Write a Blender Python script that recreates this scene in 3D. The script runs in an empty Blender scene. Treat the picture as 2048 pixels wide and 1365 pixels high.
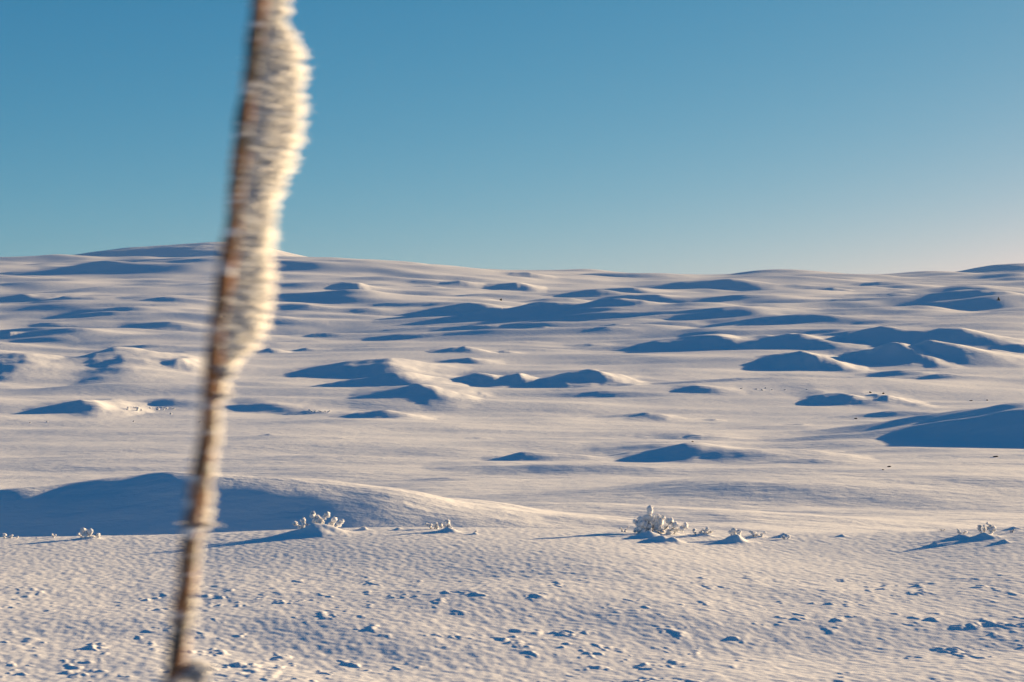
import bpy, math, random
import numpy as np
from mathutils import Vector

C = bpy.context.scene.collection
sc = bpy.context.scene
R = math.radians

# ------------------------------------------------------------------ camera
CAM_Z = 1.7
FPX = 3982.0            # focal length in pixels of a 2048 wide picture (70 mm)
cam_d = bpy.data.cameras.new('camera')
cam = bpy.data.objects.new('camera', cam_d)
C.objects.link(cam)
cam.location = (0, 0, CAM_Z)
cam.rotation_euler = (R(90), 0, 0)
cam_d.sensor_width = 36
cam_d.lens = 70
cam_d.clip_start = 0.1
cam_d.clip_end = 30000
cam_d.dof.use_dof = True
cam_d.dof.focus_distance = 150
cam_d.dof.aperture_fstop = 8.0
cam_d.dof.aperture_ratio = 0.3
sc.camera = cam

# ------------------------------------------------------------------ sky, sun, exposure
SUN_EL, SUN_AZ = R(8.7), R(50.0)       # azimuth clockwise from the view direction (+Y)
w = bpy.data.worlds.new("World"); sc.world = w; w.use_nodes = True
nt = w.node_tree
for n in list(nt.nodes): nt.nodes.remove(n)
sky = nt.nodes.new('ShaderNodeTexSky'); sky.sky_type = 'NISHITA'
sky.sun_disc = False
sky.sun_elevation = SUN_EL; sky.sun_rotation = SUN_AZ
sky.altitude = 600; sky.air_density = 0.5; sky.dust_density = 0.6; sky.ozone_density = 0.5
EXPOSURE = 1.3
# photographic grade of the whole sky: one power curve per channel
sep = nt.nodes.new('ShaderNodeSeparateColor'); comb = nt.nodes.new('ShaderNodeCombineColor')
nt.links.new(sky.outputs[0], sep.inputs[0])
for i, (gain, gam) in enumerate(((0.90, 1.70), (0.68, 0.81), (0.68, 0.53))):
    m0 = nt.nodes.new('ShaderNodeMath'); m0.operation = 'MULTIPLY'; m0.inputs[1].default_value = 0.1
    m1 = nt.nodes.new('ShaderNodeMath'); m1.operation = 'MINIMUM'; m1.inputs[1].default_value = 1.3
    m2 = nt.nodes.new('ShaderNodeMath'); m2.operation = 'POWER'; m2.inputs[1].default_value = gam
    m3 = nt.nodes.new('ShaderNodeMath'); m3.operation = 'MULTIPLY'; m3.inputs[1].default_value = gain*10/2**EXPOSURE
    nt.links.new(sep.outputs[i], m0.inputs[0]); nt.links.new(m0.outputs[0], m1.inputs[0])
    nt.links.new(m1.outputs[0], m2.inputs[0]); nt.links.new(m2.outputs[0], m3.inputs[0]); nt.links.new(m3.outputs[0], comb.inputs[i])
bg = nt.nodes.new('ShaderNodeBackground'); bg.inputs[1].default_value = 0.1
wo = nt.nodes.new('ShaderNodeOutputWorld')
nt.links.new(comb.outputs[0], bg.inputs[0]); nt.links.new(bg.outputs[0], wo.inputs[0])

sun_d = bpy.data.lights.new('sun', 'SUN'); sun = bpy.data.objects.new('sun', sun_d); C.objects.link(sun)
S = Vector((math.sin(SUN_AZ)*math.cos(SUN_EL), math.cos(SUN_AZ)*math.cos(SUN_EL), math.sin(SUN_EL)))
sun.rotation_euler = (-S).to_track_quat('-Z', 'Y').to_euler()
sun.location = (300, 200, 120)
sun_d.energy = 5.0; sun_d.angle = R(0.53); sun_d.color = (1.0, 0.72, 0.40)

sc.view_settings.view_transform = 'Standard'; sc.view_settings.look = 'None'
sc.view_settings.gamma = 1; sc.view_settings.use_curve_mapping = False
sc.view_settings.exposure = EXPOSURE

# ------------------------------------------------------------------ helpers
def perlin(x, y, seed=0):
    x = np.asarray(x, dtype=np.float64); y = np.asarray(y, dtype=np.float64)
    xi = np.floor(x); yi = np.floor(y)
    xf = (x - xi).astype(np.float32); yf = (y - yi).astype(np.float32)
    xi = xi.astype(np.int64); yi = yi.astype(np.int64)
    def g(ix, iy, dx, dy):
        h = (ix*374761393 + iy*668265263 + seed*1442695041) & 0x7fffffff
        h = ((h ^ (h >> 13))*1274126177) & 0x7fffffff
        a = ((h ^ (h >> 16)) & 1023).astype(np.float32)*np.float32(2*math.pi/1024)
        return np.cos(a)*dx + np.sin(a)*dy
    u = xf*xf*xf*(xf*(xf*6-15)+10); v = yf*yf*yf*(yf*(yf*6-15)+10)
    n00 = g(xi, yi, xf, yf); n10 = g(xi+1, yi, xf-1, yf)
    n01 = g(xi, yi+1, xf, yf-1); n11 = g(xi+1, yi+1, xf-1, yf-1)
    a = n00 + u*(n10-n00); b = n01 + u*(n11-n01)
    return (a + v*(b-a))*1.41

def sstep(a, b, x):
    t = np.clip((x-a)/(b-a), 0, 1); return t*t*(3-2*t)

def mesh_from(name, verts, faces, mat, smooth=True):
    me = bpy.data.meshes.new(name)
    verts = np.asarray(verts, dtype=np.float32); faces = np.asarray(faces, dtype=np.int32)
    k = faces.shape[1]; nf = len(faces)
    me.vertices.add(len(verts)); me.vertices.foreach_set('co', verts.ravel())
    me.loops.add(nf*k); me.loops.foreach_set('vertex_index', faces.ravel())
    me.polygons.add(nf)
    me.polygons.foreach_set('loop_start', np.arange(0, nf*k, k, dtype=np.int32))
    me.polygons.foreach_set('loop_total', np.full(nf, k, dtype=np.int32))
    if smooth: me.polygons.foreach_set('use_smooth', np.ones(nf, dtype=bool))
    me.update(calc_edges=True)
    me.materials.append(mat)
    return me

def obj(name, me, parent=None):
    o = bpy.data.objects.new(name, me); C.objects.link(o)
    if parent: o.parent = parent
    return o

def thing(name, label, cat, loc, group=None):
    o = bpy.data.objects.new(name, None); C.objects.link(o); o.empty_display_size = 0.1
    o.location = loc
    tag(o, label, cat, group); return o

def tag(o, label, cat, group=None):
    o['label'] = label; o['category'] = cat
    if group: o['group'] = group
    return o

def grid_faces(nr, nc, wrap=False):
    i = np.arange(nr-1)[:, None]; j = np.arange(nc if wrap else nc-1)[None, :]
    j2 = (j+1) % nc
    return np.stack([i*nc+j, i*nc+j2, (i+1)*nc+j2, (i+1)*nc+j], -1).reshape(-1, 4)

# ------------------------------------------------------------------ materials
def new_mat(name):
    m = bpy.data.materials.new(name); m.use_nodes = True
    t = m.node_tree; return m, t, t.nodes['Principled BSDF']

def snow_material(name, scales, col=(0.86, 0.86, 0.86), rough=0.75, stretch=(1, 1, 1)):
    m, t, p = new_mat(name)
    geo = t.nodes.new('ShaderNodeNewGeometry')
    mp = t.nodes.new('ShaderNodeMapping'); mp.inputs['Scale'].default_value = stretch
    t.links.new(geo.outputs['Position'], mp.inputs['Vector'])
    prev = None
    for scale, dist, det in scales:
        n = t.nodes.new('ShaderNodeTexNoise'); n.inputs['Scale'].default_value = scale
        n.inputs['Detail'].default_value = det; n.inputs['Roughness'].default_value = 0.6
        t.links.new(mp.outputs[0], n.inputs['Vector'])
        b = t.nodes.new('ShaderNodeBump'); b.inputs['Strength'].default_value = 1.0
        b.inputs['Distance'].default_value = dist
        t.links.new(n.outputs[0], b.inputs['Height'])
        if prev: t.links.new(prev.outputs[0], b.inputs['Normal'])
        prev = b
    if prev: t.links.new(prev.outputs[0], p.inputs['Normal'])
    p.inputs['Base Color'].default_value = (*col, 1)
    p.inputs['Roughness'].default_value = rough
    p.inputs['Specular IOR Level'].default_value = 0.15
    return m

M_BANK = snow_material('snow_near', [(10.0, 0.006, 5)], stretch=(1.0, 0.55, 1))
M_PLAIN = snow_material('snow_far', [(0.8, 0.16, 7)], stretch=(0.6, 1, 1))
M_HILL = snow_material('snow_hill', [(0.05, 1.5, 6)])

def rime_material():
    m, t, p = new_mat('rime')
    tc = t.nodes.new('ShaderNodeTexCoord')
    n = t.nodes.new('ShaderNodeTexNoise'); n.inputs['Scale'].default_value = 60; n.inputs['Detail'].default_value = 4
    t.links.new(tc.outputs['Object'], n.inputs['Vector'])
    b = t.nodes.new('ShaderNodeBump'); b.inputs['Strength'].default_value = 0.8; b.inputs['Distance'].default_value = 0.006
    t.links.new(n.outputs[0], b.inputs['Height']); t.links.new(b.outputs[0], p.inputs['Normal'])
    p.inputs['Base Color'].default_value = (0.78, 0.78, 0.79, 1); p.inputs['Roughness'].default_value = 0.7
    p.inputs['Specular IOR Level'].default_value = 0.15
    p.inputs['Subsurface Weight'].default_value = 1.0
    p.inputs['Subsurface Radius'].default_value = (1.0, 0.95, 0.9)
    p.inputs['Subsurface Scale'].default_value = 0.02
    return m
M_RIME = rime_material()

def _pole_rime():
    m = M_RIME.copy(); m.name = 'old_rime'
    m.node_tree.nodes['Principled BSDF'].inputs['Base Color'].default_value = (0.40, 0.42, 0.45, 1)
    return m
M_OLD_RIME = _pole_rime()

def bark_material():
    m, t, p = new_mat('bark')
    tc = t.nodes.new('ShaderNodeTexCoord')
    mp = t.nodes.new('ShaderNodeMapping'); mp.inputs['Scale'].default_value = (60, 60, 16)
    t.links.new(tc.outputs['Object'], mp.inputs['Vector'])
    n = t.nodes.new('ShaderNodeTexNoise'); n.inputs['Scale'].default_value = 1; n.inputs['Detail'].default_value = 5
    t.links.new(mp.outputs[0], n.inputs['Vector'])
    cr = t.nodes.new('ShaderNodeValToRGB')
    cr.color_ramp.elements[0].position = 0.45; cr.color_ramp.elements[0].color = (0.050, 0.042, 0.034, 1)
    cr.color_ramp.elements[1].position = 0.64; cr.color_ramp.elements[1].color = (0.36, 0.15, 0.055, 1)
    t.links.new(n.outputs[0], cr.inputs[0])
    # hoar frost stuck to the bark in patches and rings
    mp2 = t.nodes.new('ShaderNodeMapping'); mp2.inputs['Scale'].default_value = (25, 25, 45)
    t.links.new(tc.outputs['Object'], mp2.inputs['Vector'])
    n2 = t.nodes.new('ShaderNodeTexNoise'); n2.inputs['Scale'].default_value = 1; n2.inputs['Detail'].default_value = 6
    n2.inputs['Roughness'].default_value = 0.65
    t.links.new(mp2.outputs[0], n2.inputs['Vector'])
    r2 = t.nodes.new('ShaderNodeValToRGB')
    r2.color_ramp.elements[0].position = 0.52; r2.color_ramp.elements[1].position = 0.66
    t.links.new(n2.outputs[0], r2.inputs[0])
    mx = t.nodes.new('ShaderNodeMix'); mx.data_type = 'RGBA'
    t.links.new(r2.outputs[0], mx.inputs['Factor']); t.links.new(cr.outputs[0], mx.inputs[6])
    mx.inputs[7].default_value = (0.7, 0.7, 0.72, 1)
    t.links.new(mx.outputs[2], p.inputs['Base Color'])
    b = t.nodes.new('ShaderNodeBump'); b.inputs['Strength'].default_value = 0.6; b.inputs['Distance'].default_value = 0.004
    t.links.new(n2.outputs[0], b.inputs['Height']); t.links.new(b.outputs[0], p.inputs['Normal'])
    p.inputs['Roughness'].default_value = 0.85
    return m
M_BARK = bark_material()

def plain_mat(name, c, rough=0.9):
    m, t, p = new_mat(name)
    n = t.nodes.new('ShaderNodeTexNoise'); n.inputs['Scale'].default_value = 12; n.inputs['Detail'].default_value = 4
    cr = t.nodes.new('ShaderNodeValToRGB')
    cr.color_ramp.elements[0].color = (*[v*0.6 for v in c], 1); cr.color_ramp.elements[1].color = (*[v*1.4 for v in c], 1)
    t.links.new(n.outputs[0], cr.inputs[0]); t.links.new(cr.outputs[0], p.inputs['Base Color'])
    p.inputs['Roughness'].default_value = rough
    return m
M_TWIG = plain_mat('twig_bark', (0.07, 0.045, 0.032))
M_ROCK = plain_mat('dark_rock', (0.035, 0.032, 0.03))
M_NEEDLE = plain_mat('spruce_needles', (0.022, 0.025, 0.02))

# ------------------------------------------------------------------ the land
# distance -> elevation of the open plain, given as the slope angle to the eye (rows of a 2048x1365 frame, horizon 682)
ROW_D = np.array([45, 60, 90, 130, 180, 250, 350, 500, 700, 1000, 1400, 1900, 2500], float)
ROW_Y = np.array([1150, 1092, 1040, 985, 930, 870, 810, 745, 690, 640, 600, 570, 545], float)
_fd = np.linspace(math.log(45), math.log(2500), 400)
def _smooth(a, k=25):
    pad = np.concatenate([np.full(k, a[0])+ (a[1]-a[0])*np.arange(-k, 0), a, np.full(k, a[-1])+(a[-1]-a[-2])*np.arange(1, k+1)])
    ker = np.hanning(2*k+1); ker /= ker.sum()
    return np.convolve(pad, ker, 'valid')
_fy = _smooth(np.interp(_fd, np.log(ROW_D), ROW_Y))
def row_at(D): return np.interp(np.log(np.maximum(D, 1)), _fd, _fy)
def dist_at(y): return float(np.exp(np.interp(-y, -_fy, _fd)))

RIDGE_X = [-3000, -400, 0, 400, 620, 800, 1000, 1200, 1400, 1480, 1560, 1650, 1880, 2048, 2400, 5000]
RIDGE_Y = [530, 522, 519, 515, 515, 525, 538, 545, 549, 546, 543, 546, 549, 547, 545, 540]
CREST_X = [-3000, 0, 330, 500, 700, 900, 1150, 1280, 1420, 1560, 1800, 2048, 5000]
CREST_Y = [1085, 1073, 1064, 1056, 1050, 1049, 1049, 1050, 1055, 1059, 1062, 1052, 1040]

_gx = np.linspace(-3000, 5000, 1601)
RIDGE_S = _smooth(np.interp(_gx, RIDGE_X, RIDGE_Y), 28)
CREST_S = _smooth(np.interp(_gx, CREST_X, CREST_Y), 28)

def px_of(X, Y):
    th = np.clip(np.arctan2(X, Y), -0.6, 0.6)
    rr = np.hypot(X, Y)
    return 1024 + FPX*np.tan(th), rr*np.cos(th)

# drifts: crest column, crest row, ground row, left and right half widths (all as seen in the frame) -> world metres
DRIFTS = [
 # far slope
 (450,545,570,230,260),(230,551,571,90,110),(740,549,566,110,90),(40,594,611,60,45),(130,607,619,40,40),
 (715,589,598,28,14),(640,625,635,70,90),(560,631,642,50,60),
 (940,607,636,55,60),(1080,613,640,70,60),(1215,618,641,60,40),(985,622,640,40,30),
 (1060,556,567,45,14),(1035,572,585,40,14),(920,575,583,25,20),(860,583,590,30,20),
 (1260,574,590,90,40),(1200,585,600,70,40),(1320,590,605,90,40),
 (1450,553,578,120,60),(1590,563,577,70,50),(1480,590,606,130,30),(1545,607,624,50,45),(1650,611,622,60,45),
 (1790,590,600,50,45),(1670,571,582,30,25),(1760,563,570,40,40),(1812,571,578,20,18),(1880,573,579,18,16),
 (1960,598,611,75,40),(2010,577,584,45,40),(1930,586,592,40,30),(1380,585,592,45,30),(1690,596,602,40,30),
 # middle
 (1590,642,668,110,90),(1440,641,655,100,60),(1780,640,650,90,60),
 (1440,671,704,100,40),(1590,671,711,70,60),(1770,663,710,95,80),(1915,671,712,70,65),(2040,700,716,50,40),
 (1632,712,744,48,34),(1800,700,737,45,32),(1868,697,736,48,70),(1985,708,724,30,30),(1910,727,736,30,30),
 (772,719,753,105,26),(800,746,780,105,48),(836,774,812,85,26),(770,822,840,60,36),
 (935,718,731,45,26),(930,696,713,42,28),(1008,701,709,22,16),
 (960,748,774,55,45),(1040,749,775,40,26),(1187,741,778,75,42),(1130,757,779,60,40),
 (1220,787,797,130,80),(1450,766,778,150,120),(1720,763,775,140,110),(1880,752,764,60,50),(1800,745,756,50,40),
 (1400,783,795,38,30),(1690,784,809,42,45),(1775,784,809,38,32),(1800,816,829,90,50),(1292,818,832,52,24),
 (1603,840,846,18,8),(1430,828,832,14,8),(540,878,882,14,10),(680,884,887,16,10),(960,875,879,16,10),(960,792,797,16,10),
 (2170,818,900,270,240,2.2,2.4),(1375,878,925,105,120),(1390,866,880,60,50),(1048,902,924,48,70),(1090,932,942,28,26),
 (165,798,832,85,26),(345,804,818,65,60),(520,808,821,60,60),(620,817,826,40,30),
 (360,722,750,65,28),(290,735,750,45,40),(240,705,742,62,70,5),(30,719,748,55,55,5),(300,675,684,95,60),(540,690,701,22,16),
 (610,689,697,24,18),(15,663,672,20,14),(480,677,683,60,40),(160,653,660,20,14),(200,630,637,60,40),(330,618,625,50,40),
 (640,660,668,40,30),(730,683,690,40,30),(800,668,674,40,30),(1090,664,672,40,22),(950,650,658,50,30),(1240,655,664,40,25),
 (1050,679,684,40,25),(1180,684,690,30,20),(1300,760,766,60,40),
 # near valley
 (370,950,1128,260,400,2.9,1.9),(40,986,1128,260,200,2.2,2.2),(1130,926,950,160,160),(1640,925,940,120,80),(1900,985,1000,200,150),(1560,1030,1042,150,180),
 (900,955,968,120,120),(1050,1010,1060,330,420,5,2.0),(1500,985,1012,260,300,6,2.0),
]
_r = random.Random(14)
for _ in range(85):      # small wind drifts scattered over the far slope
    _y = _r.uniform(556, 700); _h = _r.uniform(3, 7)*(0.8+0.5*(_y-556)/144)
    DRIFTS.append((_r.uniform(-60, 2110), _y-_h, _y, _r.uniform(30, 120), _r.uniform(14, 45)))
def ground_plain(X, Y):
    """height of the open plain (world z) at world positions X, Y"""
    px, D = px_of(X, Y)
    yb = row_at(D)
    ridge = np.interp(px, _gx, RIDGE_S)
    yb = yb + (ridge-545)*sstep(math.log(800), math.log(2500), np.log(np.maximum(D, 1)))
    Z = (682 - yb)/FPX*D
    # domain warp keeps the drifts from looking like ellipses
    acc = np.zeros_like(Z)
    for k, dr in enumerate(DRIFTS):
        xc, yt, yg, sl, sr = dr[:5]; nf = dr[5] if len(dr) > 5 else 1.8; ex = dr[6] if len(dr) > 6 else (1.35 if sr < 41 else 1.65)
        Dc = dist_at(yg - 0.15*(yg-yt))
        s = Dc/FPX
        Xc = (xc-1024)*s; h = (yg-yt)*s*0.9
        sx_l, sx_r = sl*s, sr*s
        sx_r = max(1.6*sx_r, 0.8*sx_l); nearw, farw = max(nf*h, min(0.3*sx_l, 2.2*h)), max(7*h, sx_r*0.8)
        m = (np.abs(X-Xc) < 7.0*max(sx_l, sx_r)) & (np.abs(Y-Dc) < 7.0*max(nearw, farw))
        if not m.any(): continue
        xx = X[m]-Xc; yy = Y[m]-Dc
        lam = max(sx_l, sx_r)
        wx = perlin(X[m]/lam*1.3+k*7.1, Y[m]/lam*1.3, 11)*0.22*lam + perlin(X[m]/lam*4+k*3.1, Y[m]/lam*4, 12)*0.05*lam
        wy = perlin(X[m]/lam*1.3, Y[m]/lam*1.3+k*5.3, 13)*0.30*nearw + perlin(X[m]/lam*5, Y[m]/lam*5+k, 14)*0.06*nearw
        xx = xx + wx; yy = yy + wy
        yy = yy + 0.15*xx
        u = np.where(xx < 0, xx/sx_l, xx/sx_r); v = np.where(yy < 0, yy/nearw, yy/farw)
        v = np.where(yy < 0, v/(1 + 0.9*sstep(0.0, 1.1, u)), v)
        r = np.sqrt(u*u + v*v + 0.004)
        if len(dr) < 6:     # wind-built drift: straight flanks that meet in a crest
            b = h*np.clip(1 - np.sqrt(u*u+0.02)/1.9, 0, 1)**1.2*np.exp(-0.6*np.abs(v)**1.7)
        else:
            b = h*np.exp(-0.6*r**ex)*(1-sstep(2.5, 5.5, r))
        acc[m] += b**3
    Z = Z + np.cbrt(acc)*sstep(50, 58, D)
    # wind-drifted relief, elongated along the wind (x), coarse to fine
    lD = np.log(np.maximum(D, 1))
    for lam, slope, st in ((240, .016, 1.5), (110, .022, 1.4), (48, .034, 1.4), (21, .036, 1.5), (9.5, .042, 1.7), (4.3, .032, 2.2), (1.9, .024, 2.0), (0.8, .015, 1.6)):
        fade = 1 - sstep(math.log(lam/0.03), math.log(lam/0.010), lD)
        grow = sstep(math.log(lam*0.9), math.log(lam*4.0), lD)
        f = fade*grow*(1 + 1.5*sstep(math.log(550), math.log(1200), lD))
        if f.max() <= 0: continue
        m = f > 0.001
        n = perlin(X[m]/(lam*st), Y[m]/lam, int(lam*10))
        patch = 0.55 + 0.9*np.clip(perlin(X[m]/(lam*9), Y[m]/(lam*6), int(lam*10)+5)+0.2, 0, 1)
        n = np.where(n > 0, n, n*0.6)
        Z[m] += n*lam*slope*f[m]*patch
    # falls away behind the skyline ridge
    Z = Z - 0.12*np.maximum(D-2500, 0)
    return Z + CAM_Z

def hummocks(X, Y):
    return None

MOUNDS = []     # small snow mounds on the bank: X, Y, height, sx_left, sx_right, sy
def bank_mound(px, row, w, h, D=36.0, sy=None):
    s = D/FPX
    MOUNDS.append(((px-1024)*s, D, h*s, 0.5*w*s, 0.5*w*s, (sy or 0.45*w*s)))

def ground_bank(X, Y):
    px, D = px_of(X, Y)
    Z = -1.7 - 1.85*sstep(2.5, 20.0, D)
    cz = -(np.interp(px, _gx, CREST_S)-682)/FPX*37.0 + 3.55
    Z = Z + cz*sstep(22, 36, D)
    Z = Z - 2.75*sstep(36.2, 50, D)
    f = np.exp(-np.maximum(D-40, 0)/6)
    Z += f*0.10*perlin(X/7.0, Y/5.0, 71) + f*0.045*perlin(X/2.6, Y/2.2, 72)*sstep(34, 28, D)
    # wind ripples and crust
    c, q = math.cos(0.30), math.sin(0.30)
    xr, yr = X*c + Y*q, -X*q + Y*c
    pat = 0.7+0.6*perlin(X/3.5, Y/3.5, 70)
    Z += pat*0.0048*perlin(xr/0.50, yr/0.62, 73)
    Z += pat*0.005*perlin(xr/0.22, yr/0.30, 74)
    Z += 0.0048*perlin(xr/0.10, yr/0.17, 75)
    # broken crust hummocks nearer the camera, in ragged groups
    zone = sstep(31.5, 27.5, D)*np.clip(0.32+1.1*perlin(X/2.3+3, Y/1.9, 76)+0.7*perlin(X/0.9, Y/0.9, 69), 0, 1)
    n = 0.9*perlin(xr/0.34, yr/0.60, 77) + 0.7*perlin(xr/0.16, yr/0.28, 78) + 0.45*perlin(xr/0.075, yr/0.13, 68)
    Z += zone*0.046*np.clip(n-0.38, 0, 1)**0.9
    n = perlin(X/0.8+9, Y/1.1, 79) + 0.6*perlin(X/0.31, Y/0.45, 80) + 0.35*perlin(X/0.13, Y/0.2, 67)
    Z += zone*0.045*np.clip(n-0.48, 0, 1)
    n = perlin(X/1.9+4, Y/2.6, 66) + 0.3*perlin(xr/0.3, yr/0.5, 65)
    Z += 0.014*sstep(33, 27, D)*n
    for (mx, my, mh, sl, sr, sy) in MOUNDS:
        m = (np.abs(X-mx) < 4*max(sl, sr)) & (np.abs(Y-my) < 4*sy)
        if not m.any(): continue
        xx = X[m]-mx; yy = Y[m]-my
        xx = xx + 0.35*sl*perlin(X[m]/sl, Y[m]/sl, 81)
        u = np.where(xx < 0, xx/sl, xx/sr)
        r = np.sqrt(u*u+(yy/sy)**2+0.01)
        Z[m] += mh*np.exp(-1.1*r**1.6)
    return Z + CAM_Z

# mounds under and beside the frosted shrubs (column, crest row offset ...)
for a in ((632,0,95,24),(1300,0,48,16),(1322,0,44,13),(1352,0,26,8),(1470,0,46,17),(1568,0,24,8),(897,0,36,11),
          (727,0,20,7),(797,0,16,5),(1685,0,20,5),(1868,0,22,7),(2008,0,24,8),(1920,0,36,8),(1970,0,46,12),(178,0,40,6),
          (950,0,14,5),(2028,0,22,6),(1405,0,44,6),(1515,0,30,6)):
    D_ = {1300:35.2, 1322:34.6, 1352:34.6, 1470:35.0, 2008:34.0, 1868:34.2, 632:35.4, 897:35.4, 1920:35.0, 1970:34.8, 950:35.0}.get(a[0], 36.0)
    bank_mound(a[0], 0, a[2], a[3], D_)

def angle_columns(n_in, half):
    inner = np.linspace(-half, half, n_in)
    step = inner[1]-inner[0]; outer = []; a = half; s = step
    while a < math.pi:
        s = min(s*1.12, R(7)); a += s; outer.append(a)
    outer = np.array(outer); outer[-1] = math.pi if outer[-1] > math.pi else outer[-1]
    return np.concatenate([-outer[::-1], inner, outer])

def land(name, height, dists, n_in, half, mat, wide=None):
    th = angle_columns(n_in, half) if wide is None else np.linspace(-wide, wide, n_in)
    T, D = np.meshgrid(th, dists)
    cosT = np.cos(np.clip(T, -0.6, 0.6))
    Rr = D/cosT
    X = Rr*np.sin(T); Y = Rr*np.cos(T)
    Z = height(X.ravel(), Y.ravel())
    v = np.stack([X.ravel(), Y.ravel(), Z], 1)
    me = mesh_from(name, v, grid_faces(len(dists), len(th))[:, ::-1], mat)
    o = obj(name, me); o['kind'] = 'structure'
    return o

near = np.concatenate([np.linspace(0.3, 17, 25)[:-1], np.exp(np.linspace(math.log(17), math.log(40), 700)), np.linspace(40.4, 52, 14)])
land('snow_bank', ground_bank, near, 980, R(15.6), M_BANK)
far = np.concatenate([np.exp(np.linspace(math.log(50), math.log(2750), 620)), np.linspace(2850, 4200, 8)])
land('snow_plain', ground_plain, far, 980, R(15.6), M_PLAIN)

# hills beyond the ridge, each a closed-off dome of land standing behind the skyline
def far_hill(name, pts, D, drop, seed):
    pts = np.array(pts, float); s = D/FPX
    nx, ny = 260, 90
    xs = np.linspace(pts[0, 0], pts[-1, 0], nx); v = np.linspace(-1, 1, ny)
    yt = _smooth(np.interp(xs, pts[:, 0], pts[:, 1]), 6)
    top = (682-yt)*s
    base = (682-pts[:, 1].max()-drop)*s
    X = np.repeat(((xs-1024)*s)[None], ny, 0); V = np.repeat(v[:, None], nx, 1)
    prof = np.clip(1-np.abs(V)**1.6, 0, 1)
    hh = top[None]-base
    Y = D + V*np.where(V < 0, 420, 900) + 0.0*X
    Z = base + hh*prof + 1.5*perlin(X/120, Y/60, seed)*prof + 0.8*perlin(X/45, Y/30, seed+1)*prof
    vv = np.stack([X.ravel(), Y.ravel(), Z.ravel()+CAM_Z], 1)
    o = obj(name, mesh_from(name, vv, grid_faces(ny, nx), M_HILL)); o['kind'] = 'structure'
far_hill('far_hill', [(-900,545),(-400,530),(0,522),(100,516),(170,508),(250,497),(330,491),(430,484),(490,486),(540,497),(610,514),(700,530),(900,548)], 4000, 20, 31)
far_hill('far_hill', [(1820,556),(1880,549),(1915,543),(1950,537),(1985,530),(2020,527),(2060,529),(2150,524),(2400,530),(2700,550)], 3600, 15, 33)

# ------------------------------------------------------------------ frosted shrubs
def ico(sub):
    import bmesh
    bm = bmesh.new(); bmesh.ops.create_icosphere(bm, subdivisions=sub, radius=1)
    v = np.array([q.co[:] for q in bm.verts]); f = np.array([[q.index for q in p.verts] for p in bm.faces]); bm.free()
    return v, f
ICO2, ICO3 = ico(2), ico(3)

def lumps(centres, radii, seed, ic=ICO2):
    V, F = [], []; off = 0
    bv, bf = ic
    rng = np.random.default_rng(seed)
    for c, r in zip(centres, radii):
        o = rng.uniform(0, 50, 3)
        q = bv*2.2 + o
        n = perlin(q[:, 0]+q[:, 2]*0.7, q[:, 1]-q[:, 2]*0.6, seed) + 0.5*perlin(q[:, 0]*2.3-q[:, 2], q[:, 1]*2.3+q[:, 2]*1.7, seed+1)
        sc_ = rng.uniform(0.75, 1.2, 3)
        V.append(np.asarray(c) + bv*(r*(1+0.38*n))[:, None]*sc_); F.append(bf+off); off += len(bv)
    return np.concatenate(V), np.concatenate(F)

def tube(path, radii, n=6):
    path = np.asarray(path, float); P = len(path)
    a = np.arange(n)/n*2*math.pi; V = []
    for i in range(P):
        t = path[min(i+1, P-1)]-path[max(i-1, 0)]; t /= np.linalg.norm(t)+1e-9
        u = np.cross(t, [0.3, 1, 0.1]); u /= np.linalg.norm(u)+1e-9; w_ = np.cross(t, u)
        V.append(path[i] + radii[i]*(np.cos(a)[:, None]*u + np.sin(a)[:, None]*w_))
    return np.concatenate(V), grid_faces(P, n, True)

def bank_point(px, D):
    x = (px-1024)*D/FPX
    return x, D, float(ground_bank(np.array([x]), np.array([D]))[0])

def shrub(label, px, D, branches, seed, name='frosted_shrub', cat='shrub', group=None, dz=0.0):
    """branches: list of (dx, top, lean_y, thickness) in frame pixels from the shrub's base"""
    x, y, z = bank_point(px, D); s = D/FPX
    t = thing(name, label, cat, (x, y, z-0.02+dz), group)
    rng = np.random.default_rng(seed)
    for k, (dx0, dx1, top, thick) in enumerate(branches):
        n = 9
        q = np.linspace(0, 1, n)
        bx = (dx0 + (dx1-dx0)*q**1.2)*s; bz = top*s*q; by = rng.uniform(-0.25, 0.25)*top*s*q + rng.uniform(-6, 6)*s
        path = np.stack([bx + rng.normal(0, 0.6, n)*s*q, by + rng.normal(0, 0.6, n)*s*q, bz], 1)
        bv, bf = tube(path, np.linspace(0.010, 0.004, n), 5)
        b = obj('branch', mesh_from('branch', bv, bf, M_TWIG), t)
        cen, rad = [], []
        m = max(3, int(2.2*max(top, abs(dx1-dx0))/max(thick, 1)))
        for j in range(m):
            f = 1.0 - 0.86*j/max(m-1, 1)
            p = np.array([np.interp(f, q, path[:, i]) for i in range(3)])
            p = p + rng.normal(0, 0.30*thick*s, 3)*np.array([1, 1, 0.8])
            cen.append(p); rad.append(thick*s*rng.uniform(0.36, 0.66)*(0.75+0.35*f))
        for j in range(m*4):            # small rime knobs on the outside
            i = rng.integers(0, m); d = rng.normal(0, 1, 3); d /= np.linalg.norm(d)
            cen.append(cen[i]+d*rad[i]*0.9); rad.append(rad[i]*rng.uniform(0.22, 0.45))
        rv, rf = lumps(cen, rad, seed*31+k)
        obj('rime', mesh_from('rime', rv, rf, M_RIME), b)
    return t

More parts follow.
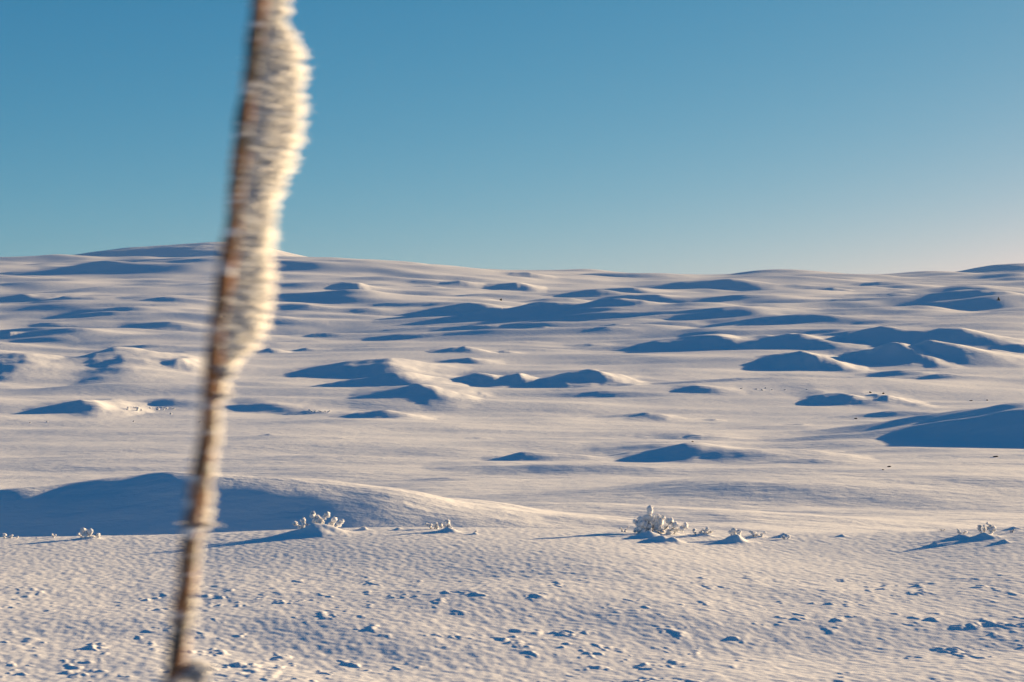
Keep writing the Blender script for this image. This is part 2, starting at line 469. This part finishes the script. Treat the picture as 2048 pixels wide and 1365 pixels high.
G = 'rime covered shrubs along the crest of the snow bank'
shrub('largest shrub on the bank, rime tower rising above a row of frosted lumps', 1296, 36.2,
      [(0,2,50,13),(-4,-6,34,10),(8,14,34,10),(14,30,30,11),(26,48,26,11),(36,60,20,10),(0,-14,22,9),(52,72,20,10),(20,22,22,12)], 3, group=G)
shrub('round frost covered shrub with shaded side, tucked left of the largest shrub', 1278, 36.0,
      [(0,-6,26,10),(0,3,28,10),(2,9,22,9)], 4, group=G)
shrub('low frosted clump left of the round shaded shrub', 1247, 36.3, [(0,-5,9,5),(2,8,10,5)], 5, group=G)
shrub('wide frosted shrub with two rounded heads on its own snow mound', 632, 35.7,
      [(0,-4,30,9),(6,18,28,9),(-22,-44,10,7),(-10,-24,15,8),(24,36,16,8),(34,50,10,8),(4,6,20,9)], 6, group=G)
shrub('tiny frost lump right of the wide two headed shrub', 727, 36.2, [(0,0,7,5),(1,6,4,4)], 7, group=G)
shrub('tiny frost lump halfway along the bare stretch of crest', 797, 36.2, [(0,0,5,4),(1,6,3,3)], 8, group=G)
shrub('low ragged frosted shrub just left of the twisted pair', 862, 36.2, [(0,-8,13,6),(2,-2,10,7),(6,12,13,7),(10,16,8,6)], 9, group=G)
shrub('upright frosted shrub leaning above a small mound beside the ragged one', 893, 35.6, [(0,4,22,7),(0,-6,13,7),(4,12,9,6),(2,6,15,7)], 10, group=G)
shrub('cauliflower shaped frosted shrub standing alone left of the pole', 173, 36.0, [(0,-4,16,8),(4,8,18,9),(-8,-16,7,5),(10,22,7,6),(2,2,12,9)], 11, group=G)
shrub('thin frosted twig at the far left of the bank', 106, 36.4, [(0,-3,8,3),(0,4,7,3)], 12, group=G)
shrub('row of small frost knobs at the left edge of the bank', 10, 36.3, [(0,-5,6,5),(4,14,5,5),(20,26,5,4),(60,64,3,3)], 13, group=G)
shrub('spreading low frost mat right of the largest shrub', 1400, 36.0, [(-10,-16,9,6),(-2,4,8,6),(6,14,8,5),(14,26,5,4)], 14, group=G)
shrub('frosted shrub crowning the steep little snow cone', 1470, 35.4, [(0,-2,22,8),(4,8,19,8),(-4,-8,15,7)], 15, group=G)
shrub('pair of frost lumps right of the snow cone', 1513, 35.9, [(-6,-10,11,6),(0,-2,8,6),(8,12,8,6)], 16, group=G)
shrub('small rounded frost clump at the right end of the middle group', 1570, 35.6, [(0,-4,7,5),(4,8,6,5)], 17, group=G)
shrub('backlit frosted shrub with two mushroom heads near the right edge', 1972, 35.0, [(-8,-14,22,6),(-4,-2,18,6),(8,6,24,7),(12,16,16,8),(8,12,12,8)], 18, group=G)
shrub('short backlit twig left of the two mushroom heads', 1922, 35.2, [(0,-4,15,4),(4,8,10,6),(2,0,8,5)], 19, group=G)
shrub('tiny dark twig tuft on the crest above the right group', 1884, 36.6, [(0,-3,6,2.5),(0,4,6,2.5)], 20, group=G)
shrub('smallest twig tuft at the right edge of the bank', 2025, 35.4, [(0,3,8,3),(0,-6,5,3)], 21, group=G)
shrub('small frost crumb in front of the twisted shrub', 948, 35.2, [(0,4,6,4)], 22, group=G)

# ------------------------------------------------------------------ small things far out on the plain
def plain_point(px, row):
    """first spot of the plain seen at that column and row"""
    D = np.exp(np.linspace(math.log(58), math.log(2490), 5000))
    X = (px-1024)/FPX*D
    Z = ground_plain(X, D)
    r = 682 - (Z-CAM_Z)/D*FPX
    i = int(np.argmax(r <= row)); 
    return X[i], D[i], Z[i]

def far_clump(label, px, row, w_px, h_px, seed, mat, name='frosted_bush', cat='bush', group=None, n=5):
    x, y, z = plain_point(px, row); s = y/FPX
    rng = np.random.default_rng(seed)
    cen = [np.array([rng.uniform(-.33, .33)*w_px*s, rng.uniform(-.22, .22)*w_px*s, rng.uniform(0.05, .4)*w_px*s]) for _ in range(n)]
    rad = [w_px*s*rng.uniform(.2, .3) for _ in range(n)]
    v, f = lumps(cen, rad, seed); v = v*np.array([1, 1, 1.3*h_px/w_px])
    o = obj(name, mesh_from(name, v, f, mat)); o.location = (x, y, z)
    tag(o, label, cat, group)
    return o
rng = random.Random(5)
for i in range(16):
    px = rng.uniform(255, 352)
    far_clump('tiny frosty bush in the row along the sunlit edge behind the pole', px, 817+rng.uniform(-2, 4)+(352-px)*0.01, rng.uniform(3, 8), rng.uniform(2.5, 5.5), 100+i, M_RIME, group='frosty bushes on the left drift edge')
for i in range(11):
    px = rng.uniform(615, 660)
    far_clump('tiny frosty bush on the drift tip right of the pole', px, 823+rng.uniform(-3, 2), rng.uniform(3, 7), rng.uniform(2, 4.5), 140+i, M_RIME, group='frosty bushes on the drift tip')
for i in range(5):
    far_clump('tiny frosty bush scattered over the lower left snow flat', rng.uniform(40, 400), 830+rng.uniform(-4, 18), rng.uniform(3, 6), rng.uniform(2, 4), 170+i, M_RIME, group='scattered frosty bushes on the left flat')
for i in range(7):
    far_clump('tiny snow crusted bush on the long drift edge right of centre', rng.uniform(1470, 1620), 779+rng.uniform(-3, 3), rng.uniform(3, 6), rng.uniform(1.5, 3), 190+i, M_RIME, group='bushes on the long drift edge')
for i, (px, row, w_, h_, lab) in enumerate((
    (1990,914,16,4,'low dark twig patch on the bright slope at the right edge'),
    (1778,934,14,4,'low dark twig patch in the middle of the bright right slope'),
    (1766,940,8,3,'small dark twig speck just below the middle twig patch'),
    (1942,802,8,3.5,'dark speck of twigs on the right slope, left of its neighbour'),
    (1975,801,7,3,'dark speck of twigs on the right slope nearest the edge'),
    (1712,838,10,3.5,'dark twig speck left of the large right shadow'),
    (1385,884,8,3,'dark twig speck on the crest of the central drift'))):
    far_clump(lab, px, row, w_*0.75, h_*0.7, 220+i, M_TWIG, 'twig_patch', 'twigs', n=6)
far_clump('snow free boulder on the drift top, left one of two', 1741, 786, 7, 4, 240, M_ROCK, 'boulder', 'boulder', 'boulders on the drift top', n=3)
far_clump('snow free boulder on the drift top, right one of two', 1768, 788, 7, 4, 241, M_ROCK, 'boulder', 'boulder', 'boulders on the drift top', n=3)
far_clump('lone black boulder on the far sunlit snow near the centre', 1002, 601, 5, 5.5, 242, M_ROCK, 'boulder', 'boulder', n=5)
far_clump('small bluish snow crusted stone in the shadow below the lone black boulder', 1002, 619, 3, 4, 243, M_RIME, 'boulder', 'boulder', n=2)

def far_spruce(px, row, h_px, label):
    x, y, z = plain_point(px, row); s = y/FPX; h = h_px*s
    t = thing('spruce_tree', label, 'tree', (x, y, z))
    v, f = tube([(0, 0, -0.1), (0, 0, h*0.5), (0, 0, h*0.95)], [0.08*h, 0.05*h, 0.02*h], 6)
    obj('trunk', mesh_from('trunk', v, f, M_TWIG), t)
    r_ = np.random.default_rng(9); cen, rad = [], []
    for k in range(26):
        q = r_.uniform(0.1, 1); a = r_.uniform(0, 6.28); rr = 0.42*h*(1-q)
        cen.append((rr*math.cos(a), rr*math.sin(a), q*h)); rad.append(h*(0.06+0.13*(1-q)))
    v, f = lumps(cen, rad, 77); obj('crown', mesh_from('crown', v, f, M_NEEDLE), t)
far_spruce(1997, 601, 7, 'lone tiny dark spruce on the far snow by the right edge')

# ------------------------------------------------------------------ the rime covered pole close to the camera
SD = 3.3; s = SD/FPX
pole = None
def pole_axis(row):      # column of the bare pole's centre line
    return np.interp(row, [-260, 0, 180, 400, 560, 740, 880, 1000, 1200, 1365, 2000], [552, 518, 496, 471, 448, 426, 410, 393, 366, 345, 250])
px0 = 250; zb = CAM_Z + (682-2000)*s
gx = (px0-1024)*s
gz = float(ground_bank(np.array([gx]), np.array([SD]))[0])
rows_end = 682 - (gz-0.15-CAM_Z)/s
base_col = 345 - (rows_end-1365)*0.145
pole = thing('marker_pole', 'leaning wooden pole close to the camera, crusted with white rime on its right side', 'pole',
             ((base_col-1024)*s, SD, gz))
def loc(col, row, dy=0.0):
    return np.array([(col-1024)*s, SD+dy, CAM_Z+(682-row)*s]) - np.array(pole.location)
rows = np.concatenate([np.linspace(rows_end, 1400, 30), np.linspace(1390, -240, 260)])
rngp = np.random.default_rng(2)
def axis(row):
    return np.where(row > 1365, 345-(row-1365)*0.145, pole_axis(row))
path = np.array([loc(axis(r_)+2.0*math.sin(r_/61)+1.2*math.sin(r_/23+1), r_) for r_ in rows])
rad = 0.0136*(1+0.07*np.sin(rows/37)+0.06*np.sin(rows/13+2)) * np.interp(rows, [-240, 1365, 3000], [0.85, 1.18, 1.4])
v, f = tube(path, rad, 24)
obj('wooden_stick', mesh_from('wooden_stick', v, f, M_BARK), pole)

RIGHT = [(-240,560+40),(-120,600),(0,586),(40,584),(62,600),(90,612),(150,611),(230,610),(300,596),(400,561),(500,549),(560,552),(600,549),(650,538),(690,520),(730,482),(760,468),(792,466),(804,450),(880,452),(930,440),(1000,432),(1040,430),(1100,412),(1200,402),(1270,390),(1300,384),(1365,380),(1450,372)]
RIGHT = [(r_, c_ - 20) for r_, c_ in RIGHT]
# crust cross-section: from well inside the stick out to the right-hand outline, thinner in depth
def crust(row0, row1, nr, nc, seed):
    rr = np.linspace(row0, row1, nr)
    ax = axis(rr); right = np.interp(rr, [p[0] for p in RIGHT], [p[1] for p in RIGHT])
    lft = ax + np.interp(rr, [-200, 150, 300, 650, 780, 820, 1450], [5, 4, 4, 4, 6, 16, 16])
    # strata: rime feathers stacked in the wind give ledges
    led = 5.0*perlin(rr/17, rr*0+3.3, seed) + 4.5*perlin(rr/7, rr*0+5.4, seed+1) + 3.0*perlin(rr/3.2, rr*0+8.3, seed+2)
    hw = (right-lft)/2; cc = (right+lft)/2
    a = np.arange(nc)/nc*2*math.pi
    A, RR = np.meshgrid(a, rr)
    ca, sa = np.cos(A), np.sin(A)
    dpt = np.clip(0.35*hw, 9, 15)[:, None]
    outw = 0.5+0.5*ca
    nz = 5*perlin(RR/26+sa*1.2, ca*1.2+sa, seed+5) + 7*perlin(RR/11+sa*1.6, ca*1.5+sa*.9, seed+6) + 6*perlin(RR/5+sa*2, ca*2+sa*1.2, seed+7) + 3*perlin(RR/2.4+sa*4, ca*4+sa*2.5, seed+8)
    rx = hw[:, None] + led[:, None]*outw + nz*(0.35+0.65*outw)
    ry = dpt + 0.7*led[:, None] + nz*1.5
    X = cc[:, None] + rx*ca; Yd = ry*sa + 1.2*(X - ax[:, None])
    o0 = np.array(pole.location)
    V = np.stack([(X-1024)*s-o0[0], SD+Yd*s-o0[1]+0*X, CAM_Z+(682-RR)*s-o0[2]], -1).reshape(-1, 3)
    return V, grid_faces(nr, nc, True)
v, f = crust(1440, -230, 900, 56, 51)
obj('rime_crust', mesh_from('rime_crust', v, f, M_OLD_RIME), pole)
# feathers of rime growing into the wind, far too small to pick apart
def feathers(n, seed):
    r_ = np.random.default_rng(seed); V, F = [], []
    o0 = np.array(pole.location)
    for k in range(n):
        row = r_.uniform(-230, 1430); ax = float(axis(np.array(row))); right = np.interp(row, [p[0] for p in RIGHT], [p[1] for p in RIGHT])
        lft = ax + np.interp(row, [-200, 650, 820, 1450], [5, 4, 17, 17])
        hw = (right-lft)/2; cc = (right+lft)/2; dp = np.clip(0.35*hw, 9, 15)
        a = r_.normal(-0.55, 0.85)
        p = np.array([(cc+hw*0.93*math.cos(a)-1024)*s, SD+(dp*0.93*math.sin(a)+1.2*(cc+hw*0.93*math.cos(a)-ax))*s, CAM_Z+(682-row)*s]) - o0
        d = np.array([math.cos(a)*0.9+0.55, math.sin(a)*0.7+0.45, r_.normal(0.05, 0.35)]); d /= np.linalg.norm(d)
        L = r_.uniform(5, 15)*s*(0.6+0.5*min(hw/35, 1))*max(0.35, 0.9+1.5*float(perlin(np.array(row/10.0), np.array(3.7), 91))+0.8*float(perlin(np.array(row/4.0), np.array(a*1.5), 92))); wd = r_.uniform(1.6, 4.2)*s
        u = np.cross(d, [0, 0, 1]); u /= np.linalg.norm(u)+1e-9; w_ = np.cross(d, u)
        i = len(V)*5
        V.append(np.array([p-d*L*0.3+u*wd, p-d*L*0.3+w_*wd*0.7, p-d*L*0.3-u*wd, p-d*L*0.3-w_*wd*0.7, p+d*L]))
        F += [[i, i+1, i+4], [i+1, i+2, i+4], [i+2, i+3, i+4], [i+3, i, i+4]]
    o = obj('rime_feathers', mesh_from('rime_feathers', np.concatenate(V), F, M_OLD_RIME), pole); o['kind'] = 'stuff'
feathers(5000, 8)
# the ring of rime, the lump near the bottom and the stray tufts on the dark side
def tuft(col, row, rx, rz, n, seed, ic=ICO2, dy=0.0):
    r_ = np.random.default_rng(seed); c0 = loc(col, row, dy)
    cen = [c0 + np.array([r_.normal(0, .45)*rx*s, r_.normal(0, .4)*min(rx, rz)*s, r_.normal(0, .45)*rz*s]) for _ in range(n)]
    rd = [min(rx, rz)*s*r_.uniform(.3, .65) for _ in range(n)]
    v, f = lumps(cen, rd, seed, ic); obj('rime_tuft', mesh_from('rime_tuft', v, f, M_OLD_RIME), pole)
tuft(388, 1348, 22, 28, 26, 1, ICO3, 0.012); tuft(398, 1050, 36, 7, 46, 2); tuft(436, 792, 22, 8, 20, 4); tuft(452, 742, 20, 14, 18, 5)
for k in range(60):
    row = rngp.uniform(-20, 1365)
    sd = rngp.choice([-1, -1, 1])
    tuft(float(axis(np.array(row)))+sd*rngp.uniform(11, 17), row, rngp.uniform(2.5, 6), rngp.uniform(1.5, 4), 4, 300+k, dy=-rngp.uniform(0, 0.008))

# ------------------------------------------------------------------ thin cold haze over the plateau
lo = min(float(min(v.co.z for v in o.data.vertices)) for o in C.objects if o.type == 'MESH' and o.get('kind') == 'structure')
hi = max(float(max(v.co.z for v in o.data.vertices)) for o in C.objects if o.type == 'MESH' and o.get('kind') == 'structure')
hx, hy0, hy1 = 4600, -4600, 5400
hv = [(x, y, z) for z in (lo-1, hi+6) for y in (hy0, hy1) for x in (-hx, hx)]
hm = bpy.data.materials.new('haze_air'); hm.use_nodes = True
ht = hm.node_tree; ht.nodes.remove(ht.nodes['Principled BSDF'])
pv = ht.nodes.new('ShaderNodeVolumePrincipled'); pv.inputs['Density'].default_value = 0.000015
pv.inputs['Color'].default_value = (0.75, 0.88, 1.0, 1)
ht.links.new(pv.outputs[0], ht.nodes['Material Output'].inputs['Volume'])
ho = obj('haze', mesh_from('haze', hv, [[0,2,3,1],[4,5,7,6],[0,1,5,4],[2,6,7,3],[0,4,6,2],[1,3,7,5]], hm, smooth=False)); ho['kind'] = 'stuff'
print('HAZE', lo, hi)
